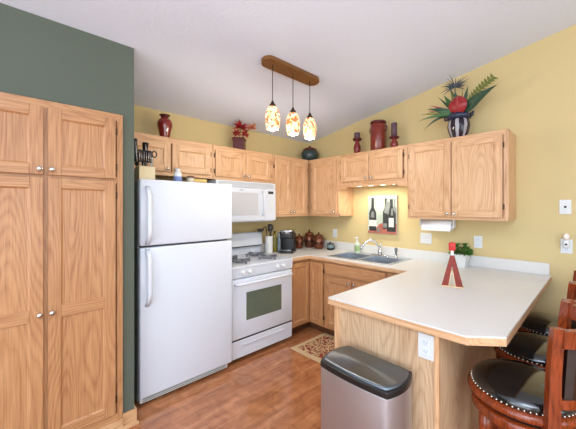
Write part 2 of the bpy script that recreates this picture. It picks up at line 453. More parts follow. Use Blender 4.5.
# wall cabinets on the stove wall (local x = world y - origin)
WZ = 2.115
def stove_cab(name, label, y0, y1, z0, kind):
    c = cabinet(name, label, (0.0005, y0, 0), PI / 2, 0, y1 - y0, z0, WZ, .305, [], top=.055)
    return c
c = stove_cab('wall_cabinet', 'short two-door oak wall cabinet over the white refrigerator', -2.52, -1.702, 1.765, 0)
door(c, .03, .405, 1.80, 2.062, -.3055, (.375, 1.825), -1); door(c, .418, .79, 1.80, 2.062, -.3055, (.445, 1.825), 1)
c = stove_cab('wall_cabinet', 'short two-door oak wall cabinet over the white microwave', -1.70, -.936, 1.765, 0)
door(c, .025, .380, 1.795, 2.062, -.3055, (.352, 1.82), -1); door(c, .386, .738, 1.795, 2.062, -.3055, (.412, 1.82), 1)
c = stove_cab('wall_cabinet', 'tall two-door oak wall cabinet above the coffee maker, right of the microwave', -.934, -.327, 1.365, 0)
door(c, .022, .292, 1.392, 2.062, -.3055, (.27, 1.425), -1); door(c, .298, .568, 1.392, 2.062, -.3055, (.32, 1.425), 1)
# wall cabinets on the sink wall
c = cabinet('wall_cabinet', 'single-door oak corner cabinet left of the lit sink niche', (0, -.0005, 0), 0, .0, .812, 1.365, WZ, .305, [], top=.055)
door(c, .362, .785, 1.392, 2.062, -.3055, (.755, 1.425), -1)
c = cabinet('wall_cabinet', 'shallow two-door oak cabinet with scalloped valance above the sink', (.814, -.0005, 0), 0, 0, .889, 1.745, WZ, .305, [], top=.045)
door(c, .045, .438, 1.782, 2.078, -.3055, (.405, 1.81), -1); door(c, .446, .845, 1.782, 2.078, -.3055, (.478, 1.81), 1)
pts = [(0.0, 1.75), (0.0, 1.688)]
for i in range(41):
    u = i / 40; x = .06 + u * .77
    z = 1.712 + .012 * abs(math.sin(u * PI * 5)) ** .8 if .06 < u < .94 else 1.70
    pts.append((x, z))
pts += [(.889, 1.688), (.889, 1.75)]
obj('valance', MB().prism(pts, -.286, -.303, 'xz'), M_oakh, c)
c = cabinet('wall_cabinet', 'large two-door oak wall cabinet above the paper towels', (1.705, -.0005, 0), 0, 0, .865, 1.365, WZ, .305, [], top=.045)
door(c, .028, .425, 1.392, 2.078, -.3055, (.398, 1.42), -1); door(c, .432, .826, 1.392, 2.078, -.3055, (.46, 1.42), 1)

WOOD[:] = [G_oak, G_oakh]
# base cabinets
c = thing('corner_base_cabinet', 'honey oak corner base cabinet between the stove and the sink cabinet', 'cabinet')
L = [(0.002, -.002), (.852, -.002), (.852, -.585), (.585, -.585), (.585, -.925), (0.002, -.925)]
obj('body', MB().prism(L, .10, .874), G_oak, c)
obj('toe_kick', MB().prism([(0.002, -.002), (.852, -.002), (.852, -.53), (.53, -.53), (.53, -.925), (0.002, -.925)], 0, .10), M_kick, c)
f = MB(); f.box(.585, -.925, .10, .605, -.905, .874, 0); f.box(.585, -.905, .84, .605, -.585, .874, 1); f.box(.585, -.905, .10, .605, -.585, .125, 1)
f.box(.605, -.605, .84, .852, -.585, .874, 1); f.box(.605, -.605, .10, .852, -.585, .125, 1); f.box(.836, -.605, .125, .852, -.585, .84, 0)
obj('face_frame', f, [G_oak, G_oakh], c)
door(c, 0, .285, .118, .835, 0, None, None, (.606, -.912, 0), PI / 2, fw=.05)
door(c, 0, .205, .118, .835, 0, None, 1, (.628, -.606, 0), 0, fw=.05)

c = cabinet('sink_base_cabinet', 'oak sink base cabinet under the stainless double sink', (.854, -.002, 0), 0, 0, 1.054, .10, .874, .603, [.715], [.80], hollow=True)
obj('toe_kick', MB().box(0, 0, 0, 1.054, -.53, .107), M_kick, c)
door(c, .02, .785, .735, .85, -.6035, None, None, name='false_drawer_front', flatfront=True)
door(c, .02, .385, .125, .70, -.6035, (.355, .672), -1); door(c, .395, .785, .125, .70, -.6035, (.425, .672), 1)
d = door(c, .815, 1.00, .735, .85, -.6035, (.83, .80), None, name='drawer_front', flatfront=True)
door(c, .815, 1.00, .125, .70, -.6035, (.84, .672), 1, fw=.045)

WOOD[:] = [M_oak, M_oakh]
c = thing('peninsula_cabinet', 'oak veneered peninsula base holding up the white counter', 'cabinet')
b = MB(); b.box(1.93, -1.69, .0, 2.548, -.64, .874)
obj('body', b, M_oakpan, c)
b = MB(); b.box(1.955, -1.705, 0, 2.535, -1.69, .874)
obj('end_panel', b, M_oakpan, c)
obj('corner_trim', MB().box(1.915, -1.712, 0, 1.957, -1.69, .874, 0, .003), M_oak, c)
obj('corner_trim', MB().box(2.532, -1.712, 0, 2.556, -1.69, .874, 0, .003), M_oak, c)
b = MB(); b.box(2.548, -1.69, 0, 2.556, -.02, .874)
obj('back_panel', b, M_oakpan, c)
for i, (a, q) in enumerate(((-1.68, -1.33), (-1.32, -.97))):
    door(c, 0, .345, .125, .70, 0, (.31 if i == 0 else .035, .67), None, (1.93, q, 0), -PI / 2, fw=.05)
    door(c, 0, .345, .72, .85, 0, (.17, .785), None, (1.93, q, 0), -PI / 2, name='drawer_front', flatfront=True)

# countertop
c = thing('countertop', 'white laminate countertop with oak edge wrapping round to the peninsula', 'countertop', (0, 0, .876))
def cb(m, x0, y0, x1, y1, z0=.0, z1=.038): m.box(x0, y0, z0, x1, y1, z1)
m = MB()
cb(m, .002, -.927, .625, -.635); cb(m, .002, -.625, .86, -.002); cb(m, .002, -.6352, .625, -.62)
cb(m, .86, -.625, 1.62, -.54); cb(m, .86, -.14, 1.62, -.002); cb(m, 1.62, -.625, 1.897, -.002)
m.prism([(1.897, -.002), (2.80, -.002), (2.80, -1.622), (2.678, -1.725), (1.897, -1.725)], 0, .038)
obj('laminate_top', m, M_lam, c)
def edge_path(pts, w=.012, z0=-.004, z1=.029):
    m = MB(); P = [Vector(p) for p in pts]; n = len(P)
    def off(i, k):
        ds = []
        if i > 0: ds.append((P[i] - P[i - 1]).normalized())
        if i < n - 1: ds.append((P[i + 1] - P[i]).normalized())
        ns = [Vector((d.y, -d.x)) for d in ds]
        if len(ns) == 1: return P[i] + ns[0] * k
        b = (ns[0] + ns[1]).normalized(); return P[i] + b * (k / b.dot(ns[0]))
    for i in range(n - 1):
        for (k, a, b, mi) in ((w, z0, z1, 0), (w * .9, z1, .0379, 1)):
            m.prism([tuple(P[i]), tuple(P[i + 1]), tuple(off(i + 1, k)), tuple(off(i, k))], a, b, mi=mi)
    return m
em = edge_path([(.625, -.927), (.625, -.625), (1.897, -.625), (1.897, -1.725), (2.678, -1.725), (2.80, -1.622), (2.80, -.002)])
obj('wood_edge', em, [M_oakh, M_lam], c)
m = MB(); m.box(.002, -.022, .038, 2.80, -.002, .139, bev=.003); m.box(.002, -.927, .038, .022, -.022, .139, bev=.003)
obj('backsplash', m, M_lam, c)

# ------------------------------------------------------------------ refrigerator
c = thing('refrigerator', 'white top-freezer refrigerator beside the green wall', 'refrigerator', (0.03, -2.478, 0), PI / 2)
W = .758
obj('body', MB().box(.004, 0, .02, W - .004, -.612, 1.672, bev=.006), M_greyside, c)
d = obj('freezer_door', MB().box(0, -.618, 1.192, W, -.690, 1.686, bev=.012, seg=3), M_white, c)
def fr_handle(z0, z1, par):
    h = MB(); pts = []
    for i in range(13):
        t = i / 12; pts.append((.05 + .004 * math.sin(PI * t), -.690 - .05 * min(1, math.sin(PI * t) * 2.2) - .002, z0 + (z1 - z0) * t))
    h.tube(pts, .017, 10, flat=(1.0, .62))
    obj('handle', h, M_white, par)
fr_handle(1.205, 1.63, d)
d = obj('refrigerator_door', MB().box(0, -.618, .072, W, -.690, 1.178, bev=.012, seg=3), M_white, c)
fr_handle(.75, 1.165, d)
m = MB(); m.box(.01, -.58, .022, W - .03, -.655, .070, 0, .004)
for i in range(2): m.box(.03, -.655, .032 + i * .015, W - .05, -.658, .040 + i * .015, 1)
obj('base_grille', m, [M_white2, M_greyside], c)
obj('door_gasket', MB().box(.02, -.61, .10, W - .02, -.62, 1.67), M_gap, c)
obj('hinge_cover', MB().box(W - .10, -.52, 1.672, W - .02, -.67, 1.69, bev=.005), M_white2, c)
for fx in (.05, W - .05):
    obj('foot', MB().cyl((fx, -.58, 0), .02, .026), M_dark, c)
    obj('foot', MB().cyl((fx, -.06, 0), .02, .026), M_dark, c)

# ------------------------------------------------------------------ range
c = thing('gas_range', 'white gas range between the refrigerator and the corner cabinet', 'stove', (.02, -1.693, 0), PI / 2)
W = .762
obj('body', MB().box(.003, 0, .03, W - .003, -.60, .895), M_white2, c)
m = MB(); m.box(0, -.03, .893, W, -.645, .915, 0, .006)
m.box(.04, -.09, .914, W / 2 - .03, -.58, .9155, 0); m.box(W / 2 + .03, -.09, .914, W - .04, -.58, .9155, 0)
obj('cooktop', m, M_white, c)
m = MB(); m.prism([(-.0, .88), (-.035, .88), (-.035, 1.02), (-.075, 1.02), (-.06, 1.165), (-.05, 1.175), (0, 1.175)], 0, W, 'yz')
bgd = obj('backguard', m, M_white, c)
obj('clock_display', MB().box(.075, -.0615, 1.10, .135, -.075, 1.135), M_dark, bgd)
for i in range(5): obj('button', MB().cyl((.19 + i * .035, -.062, 1.118), .011, .012, '-y', 12), M_white2, bgd)
obj('trim_line', MB().box(.0, -.036, 1.008, W, -.076, 1.018), M_gap, bgd)
m = MB(); m.prism([(-.58, .805), (-.63, .805), (-.645, .893), (-.58, .893)], 0, W, 'yz')
cp = obj('control_panel', m, M_white, c)
for kx in (.125, .205, .55, .63):
    k = MB(); k.lathe([(0, 0), (.024, 0), (.022, .006), (.018, .010), (.017, .026), (0, .028)], (kx, -.636, .850), '-y', 18); k.box(kx - .005, -.655, .833, kx + .005, -.672, .867, 0, .002)
    obj('knob', k, M_white2, cp)
dm = MB(); dm.box(.006, -.60, .225, W - .006, -.640, .792, 0, .008, 3)
dr = obj('oven_door', dm, M_white, c)
obj('oven_window', MB().box(.16, -.638, .385, .60, -.6425, .655, bev=.002), M_ovenglass, dr)
m = MB(); m.tube([(.04, -.64, .748), (.05, -.675, .752), (.09, -.69, .754), (W / 2, -.695, .755), (W - .09, -.69, .754), (W - .05, -.675, .752), (W - .04, -.64, .748)], .016, 10, flat=(1.2, .8))
obj('handle', m, M_white, dr)
m = MB(); m.box(.006, -.60, .045, W - .006, -.638, .208, 0, .006); m.box(.12, -.638, .15, W - .12, -.646, .168, 0, .003)
obj('storage_drawer', m, M_white, c)
obj('gap_line', MB().box(.01, -.60, .203, W - .01, -.630, .23), M_gap, c)
for fx in (.06, W - .06):
    for fy in (-.06, -.55): obj('foot', MB().cyl((fx, fy, 0), .018, .032), M_dark, c)
for gx in (.20, .562):
    for gy in (-.21, -.46):
        m = MB(); s_ = .115
        for (ax, ay) in ((1, 0), (-1, 0), (0, 1), (0, -1)):
            m.box(gx + ax * .03 - (.006 if ax == 0 else 0), gy + ay * .03 - (.006 if ay == 0 else 0), .938, gx + ax * s_ + (.006 if ax == 0 else 0), gy + ay * s_ + (.006 if ay == 0 else 0), .950, 0, .002)
            m.box(gx + ax * s_ - .008, gy + ay * s_ - .008, .915, gx + ax * s_ + .008, gy + ay * s_ + .008, .95, 0, .002)
        ring = [(gx + .085 * math.cos(2 * PI * i / 24), gy + .085 * math.sin(2 * PI * i / 24), .936) for i in range(24)]
        m.tube(ring, .006, 6, close=True)
        g = obj('burner_grate', m, M_grate, c)
        obj('burner_cap', MB().lathe([(0, .914), (.045, .914), (.045, .924), (.03, .926), (.03, .934), (0, .936)], (gx, gy, 0), seg=20), M_grate, g)

# ------------------------------------------------------------------ microwave
c = thing('microwave', 'white over-the-range microwave under the short oak cabinet', 'microwave', (.001, -1.697, 1.318), PI / 2)
W = .757; H = .44
obj('body', MB().box(0, 0, 0, W, -.345, H, bev=.004), M_white2, c)
obj('vent_grille', MB().box(0, -.34, H - .062, W, -.365, H, 0, .004), M_white, c)
g = c.children[-1]
for i in range(4): obj('slot', MB().box(.03, -.364, H - .050 + i * .011, W - .03, -.3665, H - .046 + i * .011), M_greyside, g)
m = MB(); m.box(0, -.346, 0.012, .60, -.376, H - .066, 0, .008, 3)
dr = obj('door', m, M_white, c)
obj('window', MB().box(.06, -.374, .075, .505, -.3785, H - .12, bev=.002), M_mwglass, dr)
m = MB(); m.tube([(.565, -.376, .07), (.565, -.398, .085), (.572, -.410, .16), (.572, -.410, H - .18), (.565, -.398, H - .11), (.565, -.376, H - .095)], .012, 8, flat=(1, .8))
obj('handle', m, M_white, dr)
obj('badge', MB().box(.27, -.376, H - .098, .31, -.3775, H - .090), M_greyside, dr)
m = MB(); m.box(.603, -.346, .012, W, -.374, H - .066, 0, .006)
p = obj('control_panel', m, M_white, c)
obj('display', MB().box(.645, -.3735, H - .125, .72, -.3755, H - .095), M_gap, p)
for r_ in range(4):
    for q in range(3): obj('button', MB().box(.645 + q * .027, -.3735, .11 + r_ * .04, .665 + q * .027, -.3755, .128 + r_ * .04), M_greyside if 0 else M_white2, p)
obj('underside_panel', MB().box(.02, -.02, -.004, W - .02, -.33, .004), M_greyside, c)

# ------------------------------------------------------------------ sink and taps
c = thing('kitchen_sink', 'stainless double bowl sink set in the counter below the picture', 'sink', (0, 0, .914))
m = MB()
X0, X1, Y0, Y1 = .84, 1.64, -.56, -.06
bw = [(.875, 1.225, -.53, -.185), (1.255, 1.605, -.53, -.185)]
z = .006
m.box(X0, Y0, 0.0005, X1, -.53, z, bev=.002); m.box(X0, -.185, 0.0005, X1, Y1, z, bev=.002); m.box(X0, -.53, 0.0005, .875, -.185, z); m.box(1.225, -.53, .0005, 1.255, -.185, z); m.box(1.605, -.53, .0005, X1, -.185, z)
obj('rim', m, M_steel, c)
for (x0, x1, y0, y1) in bw:
    m = MB(); t = .004; dz = -.17
    m.box(x0 - t, y0 - t, dz - t, x1 + t, y1 + t, dz); m.box(x0 - t, y0 - t, dz, x0, y1 + t, 0.001); m.box(x1, y0 - t, dz, x1 + t, y1 + t, .001); m.box(x0, y0 - t, dz, x1, y0, .001); m.box(x0, y1, dz, x1, y1 + t, .001)
    bo = obj('bowl', m, M_steel, c)
    obj('drain', MB().cyl(((x0 + x1) / 2, (y0 + y1) / 2, dz), .04, .004), M_chrome, bo)
c = thing('faucet', 'chrome arched kitchen faucet at the back of the sink', 'faucet', (1.276, -.12, .920))
m = MB(); m.box(-.11, -.028, .0005, .11, .028, .012, bev=.005, seg=3)
obj('deck_plate', m, M_chrome, c)
m = MB(); m.lathe([(0, .01), (.026, .01), (.024, .05), (.022, .075), (.012, .085), (0, .087)], seg=18)
obj('body', m, M_chrome, c)
pts = [(0, 0, .06)]
for i in range(13):
    t = i / 12; a = t
    pts.append((-.155 * t, -.15 * t, .06 + .115 * math.sin(PI * (.08 + .86 * t)) + .01 * t))
pts.append((-.160, -.155, .062))
obj('spout', MB().tube(pts, .0125, 10), M_chrome, c)
m = MB(); m.tube([(.005, 0, .08), (.012, .002, .12), (.020, .004, .165)], [.008, .012, .014], 10, flat=(1, .6))
obj('handle', m, M_chrome, c)
c = thing('side_sprayer', 'grey side sprayer standing right of the chrome faucet', 'sprayer', (1.476, -.115, .920))
obj('base', MB().lathe([(0, .0005), (.022, .0005), (.020, .012), (.013, .02), (0, .02)], seg=16), M_chrome, c)
obj('spray_head', MB().lathe([(0, .018), (.012, .018), (.011, .05), (.017, .075), (.017, .10), (.010, .108), (0, .108)], seg=14), M_grate, c)
c = thing('dish_soap_bottle', 'clear pump bottle with green label at the left of the sink', 'soap bottle', (.955, -.122, .920))
obj('bottle', MB().lathe([(0, .0005), (.030, .0005), (.033, .01), (.033, .10), (.026, .125), (.013, .135), (0, .135)], seg=18), pm('clear_soap', S(205, 215, 195), .2), c)
obj('label', MB().lathe([(.0336, .02), (.0336, .09)], seg=18), pm('soap_label', S(150, 176, 120), .5, var=.4, scale=60), c)
m = MB(); m.lathe([(0, .134), (.014, .134), (.014, .155), (.006, .158), (.006, .175), (.012, .178), (.012, .19), (0, .19)], seg=12); m.tube([(0, 0, .184), (-.02, -.02, .184), (-.03, -.03, .176)], .005, 6)
obj('pump', m, M_white2, c)

# ------------------------------------------------------------------ wall items
c = thing('wine_bottle_picture', 'frameless canvas picture of wine bottles above the sink', 'picture', (1.245, -.0005, 1.165))
obj('canvas', MB().box(-.195, -.03, 0, .195, 0, .455, bev=.002), pm('canvas_cream_grey', S(196, 198, 182), .8, var=.12, scale=6), c)
MP = [pm('paint_backdrop', S(168, 178, 164), .8, var=.35, scale=7), pm('paint_dark', S(44, 46, 46), .7, var=.4, scale=14), pm('paint_label', S(216, 212, 202), .8, var=.08), pm('paint_table', S(168, 96, 80), .8, var=.35, scale=16), pm('paint_grey', S(120, 124, 120), .8, var=.4, scale=20), pm('paint_edge', S(104, 74, 60), .8)]
m = MB(); y = -.0302
def flat(poly, k, dy): m.prism(poly, y, y - .0004 * dy, 'xz', mi=k)
flat([(-.193, .10), (.193, .12), (.193, .453), (-.193, .453)], 0, 1)
flat([(-.193, .002), (.193, .002), (.193, .125), (.06, .15), (-.04, .11), (-.10, .03), (-.193, .03)], 3, 2)
def bottle(cx, z0, w, h, k, d):
    flat([(cx - w, z0), (cx + w, z0), (cx + w, z0 + h * .55), (cx + w * .4, z0 + h * .70), (cx + w * .36, z0 + h), (cx - w * .36, z0 + h), (cx - w * .4, z0 + h * .70), (cx - w, z0 + h * .55)], k, d)
bottle(-.125, .03, .050, .40, 1, 3)
flat([(-.176, .085), (-.074, .085), (-.074, .16), (-.176, .16)], 2, 4)
flat([(-.155, .19), (-.10, .19), (-.11, .26), (-.14, .265)], 4, 4)
bottle(.055, .06, .040, .36, 1, 3); bottle(.125, .03, .056, .38, 1, 4); bottle(.165, .14, .026, .27, 4, 3)
flat([(.093, .085), (.157, .085), (.157, .19), (.093, .19)], 2, 5)
flat([(.020, .075), (.070, .075), (.070, .125), (.020, .125)], 4, 5)
flat([(.03, .25), (.09, .23), (.115, .36), (.06, .40)], 4, 5)
flat([(-.06, .02), (-.03, .02), (-.02, .06), (-.07, .06)], 4, 5)
flat([(.12, .22), (.15, .22), (.145, .30), (.125, .30)], 4, 5)
obj('painted_scene', m, MP, c)

def plate(label, cat, name, x, z, w=.074, h=.115, kind='outlet', rot=0, loc=None):
    c = thing(name, label, cat, loc or (x, -.0005, z), rot)
    obj('cover_plate', MB().box(-w / 2, -.006, -h / 2, w / 2, 0, h / 2, bev=.002), M_white2, c)
    if kind == 'outlet':
        for s_ in (.022, -.022):
            r_ = obj('receptacle', MB().box(-.017, -.0085, s_ - .014, .017, -.005, s_ + .014, bev=.003), M_white, c)
            m = MB(); m.box(-.008, -.0087, s_ - .003, -.006, -.0081, s_ + .007); m.box(.006, -.0087, s_ - .003, .008, -.0081, s_ + .006); m.cyl((0, -.0081, s_ - .008), .0022, .0006, '-y', 8)
            obj('slot', m, M_dark, r_)
    elif kind == 'switch':
        n = 2 if w > .1 else 1
        for i in range(n):
            xx = 0 if n == 1 else (-.023 + .046 * i)
            obj('toggle', MB().box(xx - .005, -.016, -.004, xx + .005, -.005, .014, bev=.002), M_white, c)
    else:
        obj('jack', MB().box(-.008, -.0085, -.008, .008, -.005, .008), M_gap, c)
    return c
plate('double white light switch plate under the paper towels', 'light switch', 'light_switch', 1.766, 1.146, .122, .115, 'switch')
plate('white outlet plate on the back wall right of the small green plant', 'outlet', 'wall_outlet', 2.268, 1.148)
plate('white outlet plate on the back wall above the sugar bowl', 'outlet', 'wall_outlet', .50, 1.125)
plate('white phone jack plate, highest plate on the back wall at right', 'phone jack', 'phone_jack', 2.898, 1.481, kind='jack')
plate('white outlet plate behind the plugged-in night light', 'outlet', 'wall_outlet', 2.905, 1.165)
plate('white outlet plate on the oak peninsula end panel', 'outlet', 'wall_outlet', 2.51, .79, .078, .122, 'outlet', 0, (2.494, -1.7055, .795))
c = thing('night_light', 'small plug-in night light with a frosted bulb on the right-hand outlet', 'night light', (2.905, -.0095, 1.187))
obj('plug_base', MB().box(-.018, -.03, -.03, .018, 0, .03, bev=.005), M_white2, c)
obj('bulb_cover', MB().ball((0, -.022, .055), .022, sc=(1, .9, 1.4)), pm('frosted_bulb', S(240, 226, 214), .3), c)
obj('light_sensor', MB().cyl((0, -.030, -.004), .008, .002, '-y', 10), M_gap, c)

c = thing('paper_towel_holder', 'white paper towel holder mounted under the large wall cabinet', 'paper towel holder', (1.945, -.16, 1.3655))
for sx in (-1, 1): obj('bracket', MB().box(sx * .160 - .006, -.03, -.085, sx * .160 + .006, .03, 0, bev=.003), M_white2, c)
obj('crossbar', MB().box(-.16, -.02, -.008, .16, .02, -.0005), M_white2, c)
obj('rod', MB().cyl((-.160, 0, -.062), .012, .32, 'x', 12), M_white2, c)
c = thing('paper_towel_roll', 'white paper towel roll hanging under the large wall cabinet', 'paper towels', (1.945, -.16, 1.3035))
m = MB(); m.lathe([(.0125, -.14), (.048, -.14), (.048, .14), (.0125, .14)], (0, 0, 0), 'x', 28)
obj('roll', m, pm('paper_white', S(244, 244, 244), .9, var=.02, bump=.1), c)
obj('loose_sheet', MB().box(-.14, -.0485, -.055, .14, -.047, 0), c.children[0].data.materials[0], c)

c = thing('under_cabinet_light', 'lit white strip light tucked behind the scalloped valance', 'lamp', (1.26, -.252, 1.7445))
obj('housing', MB().box(-.28, -.022, -.014, .28, .030, 0, bev=.003), M_white2, c)
obj('diffuser', MB().box(-.26, -.016, -.019, .26, .026, -.014), pm('lit_diffuser', S(255, 250, 225), .4, emit=(1, .93, .72, 1), estr=6), c)
a = area('strip_light', (0, .01, -.022), (0, 0, 0), .5, .03, 4.6, (1, .97, .84)); a.parent = c

# ------------------------------------------------------------------ pendant lamp
px, py = 1.24, (-1.669, -1.45, -1.246)
c = thing('pendant_light', 'three-shade pendant lamp hung from a long wooden ceiling plate', 'pendant lamp', (px, -1.46, cz(px)))
m = MB(); m.xf = Matrix.Rotation(-math.atan(CS), 4, 'Y')
n = 10; poly = [(.062 * math.cos(PI * i / n), .245 + .062 * math.sin(PI * i / n)) for i in range(n + 1)]
poly = [(x, y) for x, y in poly] + [(-x, -y) for x, y in poly]
m.prism(poly, -.030, -.0005)
obj('canopy', m, M_canopy, c)
def shade_mat():
    m, nt, b, lk = new_mat('mosaic_shade')
    tc = N(nt, 'ShaderNodeTexCoord'); vo = N(nt, 'ShaderNodeTexVoronoi'); vo.inputs['Scale'].default_value = 55
    lk.new(tc.outputs['Object'], vo.inputs['Vector'])
    rp = N(nt, 'ShaderNodeValToRGB'); e = rp.color_ramp.elements
    e[0].color = S(255, 236, 200); e[0].position = 0; e[1].color = S(206, 104, 48); e[1].position = 1
    q = e.new(.45); q.color = S(246, 196, 130); q = e.new(.75); q.color = S(190, 90, 60)
    sp = N(nt, 'ShaderNodeSeparateColor'); lk.new(vo.outputs['Color'], sp.inputs[0]); lk.new(sp.outputs[0], rp.inputs[0])
    lk.new(rp.outputs[0], b.inputs['Base Color']); lk.new(rp.outputs[0], b.inputs['Emission Color'])
    b.inputs['Emission Strength'].default_value = 1.05; b.inputs['Roughness'].default_value = .3
    return m
M_shade = shade_mat()
M_bulb = pm('lit_bulb', S(255, 250, 235), .4, emit=(1, .96, .86, 1), estr=18)
for yy in py:
    ly = yy + 1.46; zt = 2.285 - cz(px)
    obj('cord', MB().cyl((0, ly, zt), .0032, -zt - .027, seg=8), M_cord, c)
    obj('socket_cap', MB().lathe([(0, zt + .04), (.008, zt + .04), (.012, zt + .025), (.024, zt + .01), (.030, zt - .012), (0, zt - .012)], (0, ly, 0), seg=18), M_bronze, c)
    sh = MB(); pr = [(.030, -.008), (.046, -.03), (.056, -.065), (.060, -.10), (.057, -.14), (.050, -.175), (.047, -.185), (.044, -.185), (.047, -.175), (.054, -.14), (.057, -.10), (.053, -.065), (.043, -.03), (.027, -.008)]
    sh.lathe([(r_, h_ + zt) for r_, h_ in pr], (0, ly, 0), seg=24)
    so = obj('shade', sh, M_shade, c)
    obj('bulb', MB().ball((0, ly, zt - .160), .033, sc=(1, 1, 1.25), seg=14), M_bulb, so)
    d = bpy.data.lights.new('pendant_bulb_glow', 'POINT'); d.energy = 9; d.color = (1, .90, .74); d.shadow_soft_size = .035
    lo = bpy.data.objects.new('pendant_bulb_glow', d); COL.objects.link(lo); lo.location = (0, ly, zt - .205); lo.parent = c

# ------------------------------------------------------------------ on top of the wall cabinets
TOP = WZ
c = thing('red_vase', 'glossy red urn vase above the refrigerator cabinet', 'vase', (.17, -2.114, TOP))
obj('vase_body', MB().lathe([(0, .0005), (.038, .0005), (.042, .02), (.052, .07), (.064, .125), (.066, .155), (.056, .185), (.034, .202), (.030, .212)], seg=26), M_red, c)
obj('rim', MB().lathe([(.030, .208), (.032, .215), (.046, .230), (.046, .236), (.030, .232), (.024, .210)], seg=26), M_darkred, c)

c = thing('red_flower_pot', 'square red pot with spiky red flowers above the microwave cabinet', 'flower pot', (.17, -1.304, TOP))
m = MB(); m.xf = Matrix.Rotation(R(45), 4, 'Z')
m.box(-.06, -.06, .0005, .06, .06, .13, 0, .006); m.box(-.068, -.068, .125, .068, .068, .150, 0, .005)
obj('pot', m, M_darkred, c)
m = MB(); m.box(.060, -.012, .01, .0625, .018, .115)
obj('painted_stripe', m, pm('stripe_lilac', S(170, 160, 190), .4), c)
def flower(cx, cy, czz, r_, nP, mats_, nm):
    m = MB()
    for i in range(nP):
        a = 2 * PI * i / nP + random.uniform(-.2, .2); el = random.uniform(-.5, 1.0)
        dd = Vector((math.cos(a) * math.cos(el) * .6 + .5, math.sin(a) * math.cos(el), math.sin(el)))
        m.leaf((cx, cy, czz), dd, r_ * random.uniform(.8, 1.1), .022, .05, face=(1, -.6, .3))
    o = obj(nm, m, mats_, c)
    o2 = obj('flower_centre', MB().ball((cx + .012, cy, czz), .014), M_redb, o)
    return o
flower(.02, .0, .27, .105, 30, M_leafr, 'flower'); flower(.0, -.05, .20, .065, 16, M_leafr, 'flower'); flower(.03, .05, .195, .065, 16, M_leafr, 'flower')
flower(.0, .165, .30, .075, 16, pm('petal_peach', S(196, 120, 84), .5, var=.3), 'flower')
m = MB(); m.tube([(0, 0, .12), (.02, 0, .26)], .004, 6); m.tube([(0, .01, .12), (.0, .08, .24), (0, .165, .30)], .003, 6); m.tube([(0, 0, .12), (0, -.05, .20)], .003, 6); m.tube([(0, 0, .12), (.03, .05, .195)], .003, 6)
obj('stem', m, M_leafd, c)

c = thing('corner_pot', 'dark teal lidded pot in the corner on top of the cabinets', 'pot', (.175, -.165, TOP))
obj('pot_body', MB().lathe([(0, .0005), (.075, .0005), (.10, .03), (.125, .09), (.120, .14), (.095, .165), (0, .165)], seg=26), M_potdark, c)
obj('lid', MB().lathe([(0, .164), (.10, .164), (.09, .185), (.05, .205), (.015, .212), (.018, .228), (0, .236)], seg=24), M_darkred, c)

def candle_set(x, hh, holder_label, candle_label, cw, ch):
    c = thing('candle_holder', holder_label, 'candle holder', (x, -.17, TOP))
    k = hh / .20
    obj('holder', MB().lathe([(0, .0005), (.046, .0005), (.046, .012), (.036, .03 * k), (.044, .07 * k), (.044, .10 * k), (.030, .14 * k), (.024, .16 * k), (.030, .175 * k), (0, .176 * k)], seg=22), M_red, c)
    obj('drip_tray', MB().lathe([(0, .174 * k), (.050, .178 * k), (.056, hh), (.050, hh - .002), (0, .185 * k)], seg=22), M_darkred, c)
    zz = TOP + .1855 * k
    e = thing('pillar_candle', candle_label, 'candle', (x, -.17, zz))
    obj('wax', MB().lathe([(0, .0), (cw, .0), (cw, ch - .004), (cw - .006, ch), (cw - .012, ch - .005), (0, ch - .006)], seg=20), M_candle, e)
    obj('wick', MB().tube([(0, 0, ch - .008), (.001, 0, ch + .004), (.004, 0, ch + .010)], .0014, 5), M_dark, e)
candle_set(.988, .200, 'red ceramic candle holder left of the tall red canister', 'short plum pillar candle left of the tall red canister', .036, .088)
candle_set(1.483, .138, 'red ceramic candle holder right of the tall red canister', 'tall plum pillar candle right of the tall red canister', .033, .165)
c = thing('red_canister', 'tall red-brown canister with side handles above the sink cabinet', 'canister', (1.275, -.16, TOP))
obj('canister_body', MB().lathe([(0, .0005), (.082, .0005), (.088, .01), (.088, .31), (.080, .325), (.076, .325)], seg=30), M_redb, c)
obj('rim', MB().lathe([(.070, .322), (.088, .322), (.092, .335), (.088, .350), (.074, .352), (.070, .330)], seg=30), M_darkred, c)
for s_ in (-1, 1): obj('handle', MB().tube([(s_ * .085, 0, .285), (s_ * .105, 0, .29), (s_ * .112, 0, .265), (s_ * .105, 0, .235), (s_ * .085, 0, .225)], .007, 8), M_darkred, c)

c = thing('flower_arrangement', 'striped vase of red and green artificial foliage on the large wall cabinet', 'flower arrangement', (2.149, -.17, TOP))
m = MB(); m.lathe([(0, .0005), (.060, .0005), (.066, .015), (.088, .07), (.100, .12), (.094, .165), (.080, .185)], seg=40, mif=lambda i: 0 if i % 5 in (0, 1) else 1)
obj('vase', m, [M_stripew, M_striped], c)
m = MB(); m.lathe([(.078, .180), (.098, .188), (.110, .205), (.108, .222), (.090, .232), (.080, .245), (.072, .245), (.07, .19)], seg=28)
for s_ in (-1, 1): m.tube([(s_ * .10, 0, .222), (s_ * .128, -.01, .235), (s_ * .122, -.01, .205), (s_ * .10, 0, .20)], .009, 8)
obj('collar', m, M_navy, c)
F = Vector((.32, -.95, .05))
def lf(name, mat_, specs, par=None):
    m = MB()
    for (b_, d_, l_, w_, dr) in specs: m.leaf(b_, d_, l_, w_, dr, face=F)
    return obj(name, m, mat_, c)
m = MB()
rows = []
